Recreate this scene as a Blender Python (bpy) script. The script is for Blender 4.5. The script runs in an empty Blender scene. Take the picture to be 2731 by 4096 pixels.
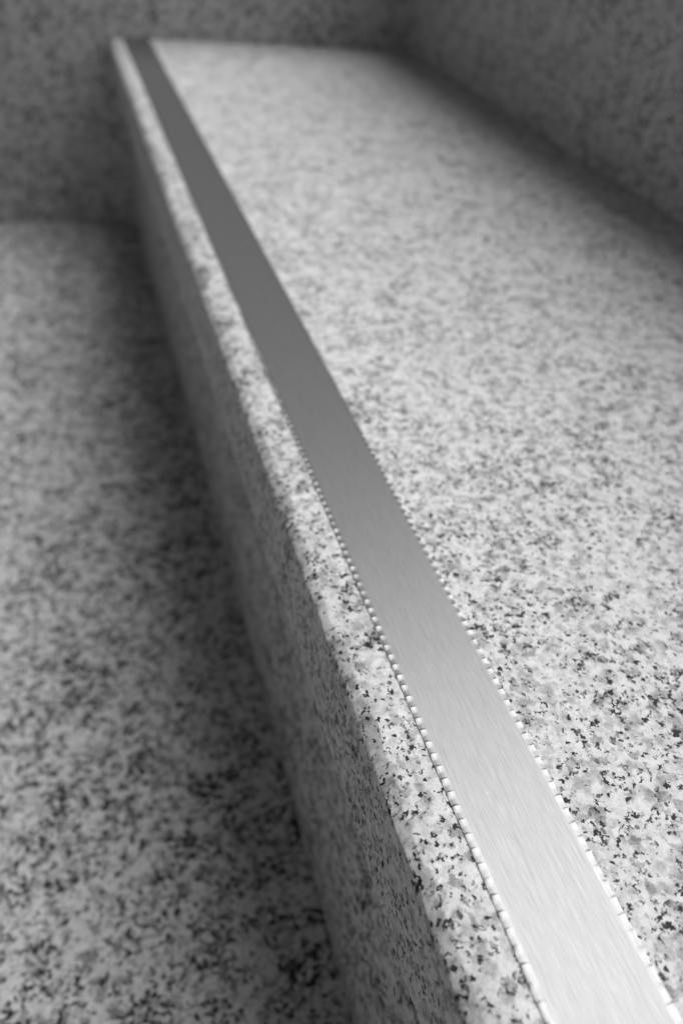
import bpy, bmesh, math, random
from mathutils import Vector, Matrix, noise

random.seed(7)
scene = bpy.context.scene
COL = scene.collection

# ------------------------------------------------------------------ camera
cam_data = bpy.data.cameras.new('camera')
cam = bpy.data.objects.new('camera', cam_data)
COL.objects.link(cam)
CAM_R = Matrix(((0.95342668, 0.12136047, -0.27613259),
                (-0.28796282, 0.6386461, -0.71358851),
                (0.08974956, 0.75987024, 0.64384954)))
cam.matrix_world = Matrix.Translation((-0.04881, 0.19884, 0.15555)) @ CAM_R.to_4x4()
cam_data.sensor_fit = 'VERTICAL'
cam_data.sensor_width = 24.0
cam_data.sensor_height = 36.0
cam_data.lens = 27.56
cam_data.clip_start = 0.01
cam_data.clip_end = 200.0
cam_data.dof.use_dof = True
cam_data.dof.focus_distance = 0.177
cam_data.dof.aperture_fstop = 9.2
scene.camera = cam

# ------------------------------------------------------------------ sky and sun (soft, overcast, from high up on the right)
SUN_DIR = Vector((0.53, 0.09, 0.84)).normalized()
world = bpy.data.worlds.new('World')
scene.world = world
world.use_nodes = True
wn = world.node_tree
wn.nodes.clear()
sky = wn.nodes.new('ShaderNodeTexSky')
sky.sky_type = 'NISHITA'
sky.sun_disc = False
sky.sun_elevation = math.asin(SUN_DIR.z)
sky.sun_rotation = math.atan2(SUN_DIR.x, SUN_DIR.y)
sky.air_density = 1.0
sky.dust_density = 1.0
bw = wn.nodes.new('ShaderNodeRGBToBW')          # the photograph is black and white
bg = wn.nodes.new('ShaderNodeBackground')
bg.inputs['Strength'].default_value = 0.085
wo = wn.nodes.new('ShaderNodeOutputWorld')
wn.links.new(sky.outputs[0], bw.inputs[0])
wn.links.new(bw.outputs[0], bg.inputs['Color'])
wn.links.new(bg.outputs[0], wo.inputs['Surface'])

sun_data = bpy.data.lights.new('sun', 'SUN')
sun_data.energy = 5.0
sun_data.angle = math.radians(58)
sun_data.color = (1, 1, 1)
sun = bpy.data.objects.new('sun', sun_data)
COL.objects.link(sun)
sun.rotation_euler = (-SUN_DIR).to_track_quat('-Z', 'Y').to_euler()
sun.location = SUN_DIR * 3

scene.view_settings.view_transform = 'Standard'
scene.view_settings.look = 'None'
scene.view_settings.gamma = 1.0
scene.view_settings.use_curve_mapping = False
scene.view_settings.exposure = 0.0
scene.render.engine = 'CYCLES'
scene.cycles.use_denoising = True
scene.cycles.denoiser = 'OPENIMAGEDENOISE'
scene.cycles.denoising_prefilter = 'ACCURATE'
scene.cycles.use_adaptive_sampling = False
scene.cycles.max_bounces = 8
scene.cycles.diffuse_bounces = 5

# ------------------------------------------------------------------ node helper
class NT:
    def __init__(self, name):
        self.mat = bpy.data.materials.new(name)
        self.mat.use_nodes = True
        self.t = self.mat.node_tree
        self.t.nodes.clear()
        self.out = self.t.nodes.new('ShaderNodeOutputMaterial')
        self.bsdf = self.t.nodes.new('ShaderNodeBsdfPrincipled')
        self.t.links.new(self.bsdf.outputs[0], self.out.inputs['Surface'])
    def n(self, kind, **kw):
        nd = self.t.nodes.new('ShaderNode' + kind)
        for k, v in kw.items():
            setattr(nd, k, v)
        return nd
    def put(self, inp, v):
        if v is None:
            return
        if isinstance(v, bpy.types.NodeSocket):
            self.t.links.new(v, inp)
        else:
            inp.default_value = v
    def math(self, op, a, b=None, c=None, clamp=False):
        nd = self.n('Math', operation=op, use_clamp=clamp)
        for i, v in enumerate((a, b, c)):
            self.put(nd.inputs[i], v)
        return nd.outputs[0]
    def vec(self, op, a, b=None, scale=None):
        nd = self.n('VectorMath', operation=op)
        self.put(nd.inputs[0], a)
        self.put(nd.inputs[1], b)
        if scale is not None:
            self.put(nd.inputs['Scale'], scale)
        return nd.outputs[0]
    def noise(self, v, scale, detail=2.0, rough=0.5, col=False):
        nd = self.n('TexNoise')
        self.put(nd.inputs['Vector'], v)
        nd.inputs['Scale'].default_value = scale
        nd.inputs['Detail'].default_value = detail
        nd.inputs['Roughness'].default_value = rough
        return nd.outputs['Color' if col else 'Fac']
    def voro(self, v, scale, rnd=1.0):
        nd = self.n('TexVoronoi', feature='F1')
        self.put(nd.inputs['Vector'], v)
        nd.inputs['Scale'].default_value = scale
        nd.inputs['Randomness'].default_value = rnd
        return nd.outputs['Distance'], nd.outputs['Color']
    def ramp(self, v, lo, hi, a=0.0, b=1.0, smooth=True):
        nd = self.n('MapRange')
        if smooth:
            nd.interpolation_type = 'SMOOTHSTEP'
        for i, q in enumerate((v, lo, hi, a, b)):
            self.put(nd.inputs[i], q)
        return nd.outputs[0]
    def mix(self, f, a, b):
        nd = self.n('Mix', data_type='FLOAT')
        self.put(nd.inputs[0], f)
        self.put(nd.inputs[2], a)
        self.put(nd.inputs[3], b)
        return nd.outputs[0]
    def red(self, c):
        nd = self.n('SeparateColor')
        self.put(nd.inputs[0], c)
        return nd.outputs[0], nd.outputs[1], nd.outputs[2]

# ------------------------------------------------------------------ materials
def granite(name, offset, density=0.0, size=1.0):
    m = NT(name)
    co = m.n('TexCoord').outputs['Object']
    p = m.vec('ADD', m.vec('SCALE', co, scale=1.0 / size), offset)
    # irregular grain outlines
    w1 = m.vec('SUBTRACT', m.noise(p, 700, 2, 0.6, True), (0.5, 0.5, 0.5))
    pw = m.vec('ADD', p, m.vec('SCALE', w1, scale=0.0024))
    clus = m.math('SUBTRACT', m.noise(p, 75, 3, 0.65), 0.5)
    # feldspar ground: milky white crystals, each its own tone, with cloudy grey
    cloud = m.noise(p, 420, 4, 0.72)
    fine = m.noise(p, 1900, 1, 0.7)
    dg, cg = m.voro(pw, 400)
    r1, g1, b1 = m.red(cg)
    base = m.math('ADD', m.ramp(cloud, 0.30, 0.62, 0.36, 0.51), m.math('MULTIPLY', g1, 0.055))
    base = m.math('MULTIPLY', base, m.ramp(fine, 0.25, 0.75, 0.90, 1.06, False))
    # quartz: some of the crystals are glassy grey
    qz = m.ramp(m.math('SUBTRACT', r1, m.math('MULTIPLY_ADD', clus, 0.7, 0.15)), 0.04, -0.04)
    base = m.mix(m.math('MULTIPLY', qz, m.ramp(cloud, 0.35, 0.7, 0.9, 0.45)), base, m.ramp(m.math('ADD', m.math('MULTIPLY', b1, 0.6), m.math('MULTIPLY', fine, 0.5)), 0.1, 0.9, 0.13, 0.33))
    # biotite: ragged black flakes, and small single flakes between them
    isl = m.noise(m.vec('ADD', pw, (0.37, 0.91, 0.55)), 530, 2, 0.62)
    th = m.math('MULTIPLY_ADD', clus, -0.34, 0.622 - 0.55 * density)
    big = m.ramp(m.math('SUBTRACT', isl, th), -0.03, 0.03)
    dm, cm = m.voro(m.vec('ADD', pw, (0.31, 0.17, 0.07)), 900)
    rm, gm, bm = m.red(cm)
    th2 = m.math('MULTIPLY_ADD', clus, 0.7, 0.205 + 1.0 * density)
    med = m.math('MULTIPLY', m.ramp(m.math('SUBTRACT', rm, th2), 0.015, -0.015), m.ramp(dm, 0.62, 0.42))
    med = m.math('MULTIPLY', med, m.ramp(m.math('MULTIPLY_ADD', fine, 0.5, gm), 0.35, 1.2, 1.0, 0.25))
    fl = m.math('MAXIMUM', big, med)
    # large pale feldspar crystals that hold almost no mica
    ph = m.noise(m.vec('ADD', pw, (0.13, 0.57, 0.83)), 135, 1, 0.5)
    fl = m.math('MULTIPLY', fl, m.ramp(ph, 0.57, 0.63, 1.0, 0.12))
    # grey clouding between the crystals
    gc = m.noise(m.vec('ADD', pw, (0.93, 0.27, 0.41)), 230, 2, 0.6)
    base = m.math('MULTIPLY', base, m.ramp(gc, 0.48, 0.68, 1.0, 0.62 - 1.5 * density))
    val = m.mix(fl, base, m.ramp(fine, 0.3, 0.8, 0.008, 0.026))
    cc = m.n('CombineColor')
    for i in range(3):
        m.put(cc.inputs[i], val)
    m.put(m.bsdf.inputs['Base Color'], cc.outputs[0])
    m.put(m.bsdf.inputs['Roughness'], 0.6)
    m.bsdf.inputs['Specular IOR Level'].default_value = 0.15
    return m.mat

def brushed(name, teeth=False):
    m = NT(name)
    g = m.n('NewGeometry').outputs['Position']
    def streak(sc, det, rough):
        mp = m.n('Mapping')
        m.put(mp.inputs['Vector'], g)
        mp.inputs['Scale'].default_value = sc
        return m.noise(mp.outputs[0], 1.0, det, rough)
    s1 = streak((12000, 170, 300), 2, 0.7)         # fine hairlines, about a centimetre long
    s2 = streak((3000, 45, 200), 2, 0.6)
    st = m.math('ADD', m.math('MULTIPLY', s1, 0.75), m.math('MULTIPLY', s2, 0.25))
    val = m.ramp(st, 0.34, 0.64, *((0.45, 0.60) if teeth else (0.44, 0.63)), False)
    # stray specks of dust and tiny nicks
    dd, dc = m.voro(g, 230)
    dr, dg, db = m.red(dc)
    speck = m.math('MULTIPLY', m.math('LESS_THAN', dr, 0.05), m.ramp(dd, 0.06, 0.02))
    val = m.mix(m.math('MULTIPLY', speck, 0.6), val, 0.9)
    cc = m.n('CombineColor')
    for i in range(3):
        m.put(cc.inputs[i], val)
    m.put(m.bsdf.inputs['Base Color'], cc.outputs[0])
    m.bsdf.inputs['Metallic'].default_value = 1.0
    m.put(m.bsdf.inputs['Roughness'], m.ramp(st, 0.3, 0.7, *((0.64, 0.56) if teeth else (0.75, 0.70)), False))
    m.bsdf.inputs['Anisotropic'].default_value = 0.9 if teeth else 0.93
    tv = m.n('CombineXYZ')
    tv.inputs[0].default_value = 1.0               # light spreads across the brushing
    m.put(m.bsdf.inputs['Tangent'], tv.outputs[0])
    return m.mat

def plaster(name):
    m = NT(name)
    co = m.n('TexCoord').outputs['Object']
    v = m.ramp(m.noise(co, 25, 5, 0.6), 0.3, 0.7, 0.20, 0.26)
    cc = m.n('CombineColor')
    for i in range(3):
        m.put(cc.inputs[i], v)
    m.put(m.bsdf.inputs['Base Color'], cc.outputs[0])
    m.bsdf.inputs['Roughness'].default_value = 0.9
    bp = m.n('Bump')
    bp.inputs['Strength'].default_value = 0.3
    bp.inputs['Distance'].default_value = 0.001
    m.put(bp.inputs['Height'], m.noise(co, 400, 4, 0.6))
    m.put(m.bsdf.inputs['Normal'], bp.outputs[0])
    return m.mat

M_STEP = granite('granite_step', (0.0, 0.0, 0.0), 0.02, 0.97)
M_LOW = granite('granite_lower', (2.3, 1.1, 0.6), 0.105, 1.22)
M_RISER = granite('granite_riser', (4.4, 7.1, 2.2), 0.07, 1.15)  # dark flecks of the stone, thickened to put riser shade into the colour
M_UP = granite('granite_upper', (5.2, 3.3, 1.6), 0.03, 1.3)
M_WALL = granite('granite_wall', (8.7, 2.9, 4.1), 0.045, 1.35)
M_BAND = brushed('brushed_metal')
M_TOOTH = brushed('crimped_metal', True)
M_PAVING = plaster('paving')

# ------------------------------------------------------------------ dimensions (metres)
D, RISE, L = 0.30, 0.1732, 1.075
Y0 = -0.75
X1, X2 = 0.01308, 0.03771
PITCH = 0.00326
ZT = 0.00055
SLAB, RECESS = 0.0362, 0.012               # tread slab thickness, set-back of the riser under it

def link(name, verts, faces, mat, parent=None, smooth=False):
    me = bpy.data.meshes.new(name)
    me.from_pydata(verts, [], faces)
    me.validate()
    me.materials.append(mat)
    if smooth:
        me.polygons.foreach_set('use_smooth', [True] * len(me.polygons))
    me.update()
    o = bpy.data.objects.new(name, me)
    COL.objects.link(o)
    if parent is not None:
        o.parent = parent
    return o

def tag(o, label=None, cat=None, group=None, kind=None):
    for k, v in (('label', label), ('category', cat), ('group', group), ('kind', kind)):
        if v:
            o[k] = v
    return o

def box(x0, x1, y0, y1, z0, z1):
    v = [(x, y, z) for x in (x0, x1) for y in (y0, y1) for z in (z0, z1)]
    f = [(0, 1, 3, 2), (4, 6, 7, 5), (0, 4, 5, 1), (2, 3, 7, 6), (0, 2, 6, 4), (1, 5, 7, 3)]
    return v, f

# ------------------------------------------------------------------ granite steps
def outward(o):
    bm = bmesh.new()
    bm.from_mesh(o.data)
    bmesh.ops.recalc_face_normals(bm, faces=bm.faces)
    for f in bm.faces:
        f.smooth = len(f.verts) == 4
    for e in bm.edges:
        if e.is_manifold and e.calc_face_angle(0) > 0.6:
            e.smooth = False
    bm.to_mesh(o.data)
    bm.free()
    o.data.update()

def sweep(name, rows, ys, mat, parent):
    """Closed solid from one outline (x, z) per station along y; every outline has the same number of points."""
    n = len(rows[0])
    verts = [(p[0], y, p[1]) for y, row in zip(ys, rows) for p in row]
    faces = []
    for i in range(len(ys) - 1):
        for k in range(n):
            k2 = (k + 1) % n
            faces.append((i * n + k, i * n + k2, (i + 1) * n + k2, (i + 1) * n + k))
    faces.append(tuple(range(n)))
    faces.append(tuple(range((len(ys) - 1) * n, len(ys) * n)))
    o = link(name, verts, faces, mat, parent)
    outward(o)
    return o

def step(name, mat, riser_mat, x, ztop, depth, seed, label):
    """A granite step: tread slab with worn, chipped arris at x, oversailing a riser slab that is set back."""
    ys = []
    y = Y0
    while y < L - 1e-6:
        ys.append(y)
        y += 0.0010 if 0.18 < y < 0.6 else 0.004
    ys.append(L)
    n_arc = 7
    zt = RISE - 0.0006                      # local z of the tread; local z = 0 is the underside
    treads, risers = [], []
    for y in ys:
        a = noise.noise(Vector((y * 75, seed, 0.3)))
        b = noise.noise(Vector((y * 230, seed, 2.3)))
        c = noise.noise(Vector((y * 650, seed, 5.3)))
        chip = max(0.0, noise.noise(Vector((y * 110, seed, 9.1))) - 0.22)
        r = 0.0029 + 0.0011 * a + 0.0006 * b + 0.0040 * chip
        edge = []
        for k in range(n_arc + 1):
            q = k / n_arc
            dx = r * (q ** 1.15)
            dz = (0.72 * r + 0.0016 * chip + 0.0004 * b) * (1 - q) ** 1.12
            wob = math.sin(math.pi * q)
            j = noise.noise(Vector((y * 900, k * 1.7, seed))) * 0.00013 * (0.3 + wob)
            g = abs(0.00018 * c + 0.0016 * chip * b) * wob
            x0 = 0.0011 * chip + 0.00045 * max(0.0, a) + 0.00022 * (c + 0.5) * (c > -0.5)
            edge.append((x0 * (1 - q) + dx + (j if k else 0), zt - dz + ((j - g) if k < n_arc else 0)))
        bot = zt - SLAB + 0.0006 * b
        treads.append(edge + [(0.014, zt), (depth, zt), (depth, zt - SLAB), (0.0022 + 0.0004 * c, zt - SLAB),
                              (0.0006 + 0.0003 * a, bot + 0.0008), (0.0, bot + 0.0022), (0.0, zt - 0.02),
                              (0.0, edge[0][1] - 0.0012 - 0.002 * chip)])
        risers.append([(RECESS, 0), (RECESS, zt - SLAB - 0.0004), (depth, zt - SLAB - 0.0004), (depth, 0)])
    root = bpy.data.objects.new(name, None)
    COL.objects.link(root)
    root.location = (x, 0, ztop - zt)
    tag(root, label, 'step', 'granite steps of the stair')
    sweep('tread', treads, ys, mat, root)
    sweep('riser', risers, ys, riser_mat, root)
    return root

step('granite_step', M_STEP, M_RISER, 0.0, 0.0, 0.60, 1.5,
     'pale speckled granite step with a brushed metal strip along its worn front edge')
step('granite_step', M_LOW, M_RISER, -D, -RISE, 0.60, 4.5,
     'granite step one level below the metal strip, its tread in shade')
step('granite_step', M_UP, M_UP, D - RECESS, RISE, 0.80, 8.5,
     'granite step one level above the metal strip, showing only its shaded riser')

# ------------------------------------------------------------------ ground and side wall
gv, gf = box(-30, 30, -30, 30, -0.2, 0.0)
ground = link('ground', gv, gf, M_PAVING)
ground.location = (0, 0, -2 * RISE)
tag(ground, kind='structure')

parapet = bpy.data.objects.new('stair_parapet', None)
COL.objects.link(parapet)
parapet.location = (0.2, L + 0.001, -2 * RISE)
tag(parapet, 'dark speckled granite parapet wall closing the far end of the steps', 'parapet')
ZP = 2 * RISE + 0.155
v, f = box(-1.7, 1.7, 0, 0.20, 0.0005, ZP - 0.04)
link('wall_slab', v, f, M_WALL, parapet)
v, f = box(-1.7, 1.7, -0.0006, 0.203, ZP - 0.0395, ZP)
link('coping', v, f, M_WALL, parapet)

# ------------------------------------------------------------------ metal strip
strip = bpy.data.objects.new('metal_strip', None)
COL.objects.link(strip)
strip.location = (0.5 * (X1 + X2), 0, 0)
tag(strip, 'long brushed aluminium strip with crimped edges lying along the granite step', 'metal strip')
TW = 0.0017                                  # width of the crimped margin
half = 0.5 * (X2 - X1)
YS0, YS1 = Y0 + 0.01, L - 0.0015
nb = 180
bv, bf = [], []
xs = [-half + TW, -half + TW + 0.0006] + [(-half + TW) + (2 * (half - TW)) * q / 8 for q in range(1, 8)] + [half - TW - 0.0006, half - TW]
for i in range(nb + 1):
    y = YS0 + (YS1 - YS0) * i / nb
    for k, xx in enumerate(xs):
        bv.append((xx, y, ZT))
kx = len(xs)
for i in range(nb):
    for k in range(kx - 1):
        a = i * kx + k
        bf.append((a, a + 1, a + kx + 1, a + kx))
b0 = len(bv)
bv += [(xs[0], YS0, 0.0002), (xs[-1], YS0, 0.0002), (xs[-1], YS1, 0.0002), (xs[0], YS1, 0.0002)]
bf += [(b0, b0 + 3, b0 + 2, b0 + 1), (b0, b0 + 1, kx - 1, 0), (b0 + 2, b0 + 3, nb * kx, nb * kx + kx - 1)]
bf += [(b0, 0, nb * kx, b0 + 3), (b0 + 1, b0 + 2, nb * kx + kx - 1, kx - 1)]
link('band', bv, bf, M_BAND, strip)

NU, NTT = 5, 20
def tooth_geo(side, jit):
    """One crimped tab: flush with the band inside, dished and turned down outside, raised at its far end."""
    v, f = [], []
    for i in range(NTT + 1):
        t = i / NTT
        # a scoop that rises to a raised lip at its far end; the next tab starts lower, behind the lip
        if t < 0.11:
            hgt = 0.30 + 0.35 * (1 - t / 0.11)
        elif t < 0.5:
            hgt = 0.30 * (1 - (t - 0.11) / 0.39)
        else:
            hgt = ((t - 0.5) / 0.5) ** 1.9
        for k in range(NU + 1):
            u = k / NU
            su = min(1.0, u * 1.5) ** 1.5
            drop = (0.00012 - 0.00024 * hgt) * su * (1 + jit[0]) + (0.00012 if side > 0 else 0.00022) * max(0, u - 0.75) ** 2 / 0.0625
            out = u * (TW + 0.00010 * (hgt - 0.5) * (1 + jit[1]))
            z = ZT - drop + jit[2] * 0.00002 * su
            y = (t - 0.5) * (PITCH * 0.992)
            v.append((side * out, y, z))
    nt = NU + 1
    for i in range(NTT):
        for k in range(NU):
            a = i * nt + k
            f.append((a, a + 1, a + nt + 1, a + nt) if side > 0 else (a, a + nt, a + nt + 1, a + 1))
    # side wall and end faces down to the stone, on vertices of their own so the top keeps its shading
    b = len(v)
    for i in range(NTT + 1):
        x, y, z = v[i * nt + NU]
        v.append((x, y, z))
        v.append((x + side * 0.00010, y, 0.0002))
    for i in range(NTT):
        a, c = b + 2 * i, b + 2 * i + 2
        f.append((a, a + 1, c + 1, c) if side > 0 else (a, c, c + 1, a + 1))
    for i, flip in ((0, side > 0), (NTT, side < 0)):
        e = len(v)
        v += [v[i * nt + k] for k in range(nt)] + [v[b + 2 * i + 1], (0, v[i * nt][1], 0.0002)]
        loop = list(range(e, e + nt + 2))
        f.append(tuple(loop[::-1]) if flip else tuple(loop))
    return v, f

def tooth_mesh(side, jit):
    v, f = tooth_geo(side, jit)
    me = bpy.data.meshes.new('edge_tooth')
    me.from_pydata(v, [], f)
    me.materials.append(M_TOOTH)
    me.polygons.foreach_set('use_smooth', [i < NU * NTT for i in range(len(f))])
    me.update()
    return me, v, f

NVAR = 11
rest_v, rest_f = [], []
for side, phase in ((1, 0.34703), (-1, 0.40246)):
    variants = [tooth_mesh(side, (random.uniform(-.4, .4), random.uniform(-.8, .8), random.uniform(-1, 1))) for _ in range(NVAR)]
    n0 = math.ceil((YS0 + PITCH - phase) / PITCH)
    n1 = math.floor((YS1 - PITCH - phase) / PITCH)
    cnt = 0
    for n in range(n0, n1 + 1):
        # the phase is where the far end of a tooth shows its bright crest
        y = phase + n * PITCH - 0.5 * PITCH + random.uniform(-1, 1) * 0.00004
        me, v, f = random.choice(variants)
        xo = side * (half - TW)
        if y > 0.205 and cnt < 150:
            o = bpy.data.objects.new('edge_tooth', me)
            COL.objects.link(o)
            o.parent = strip
            o.location = (xo, y, 0)
            cnt += 1
        else:
            b = len(rest_v)
            rest_v += [(a[0] + xo, a[1] + y, a[2]) for a in v]
            rest_f += [tuple(b + q for q in fc) for fc in f]
ro = link('edge_crimping', rest_v, rest_f, M_TOOTH, strip, smooth=False)
tag(ro, kind='stuff')
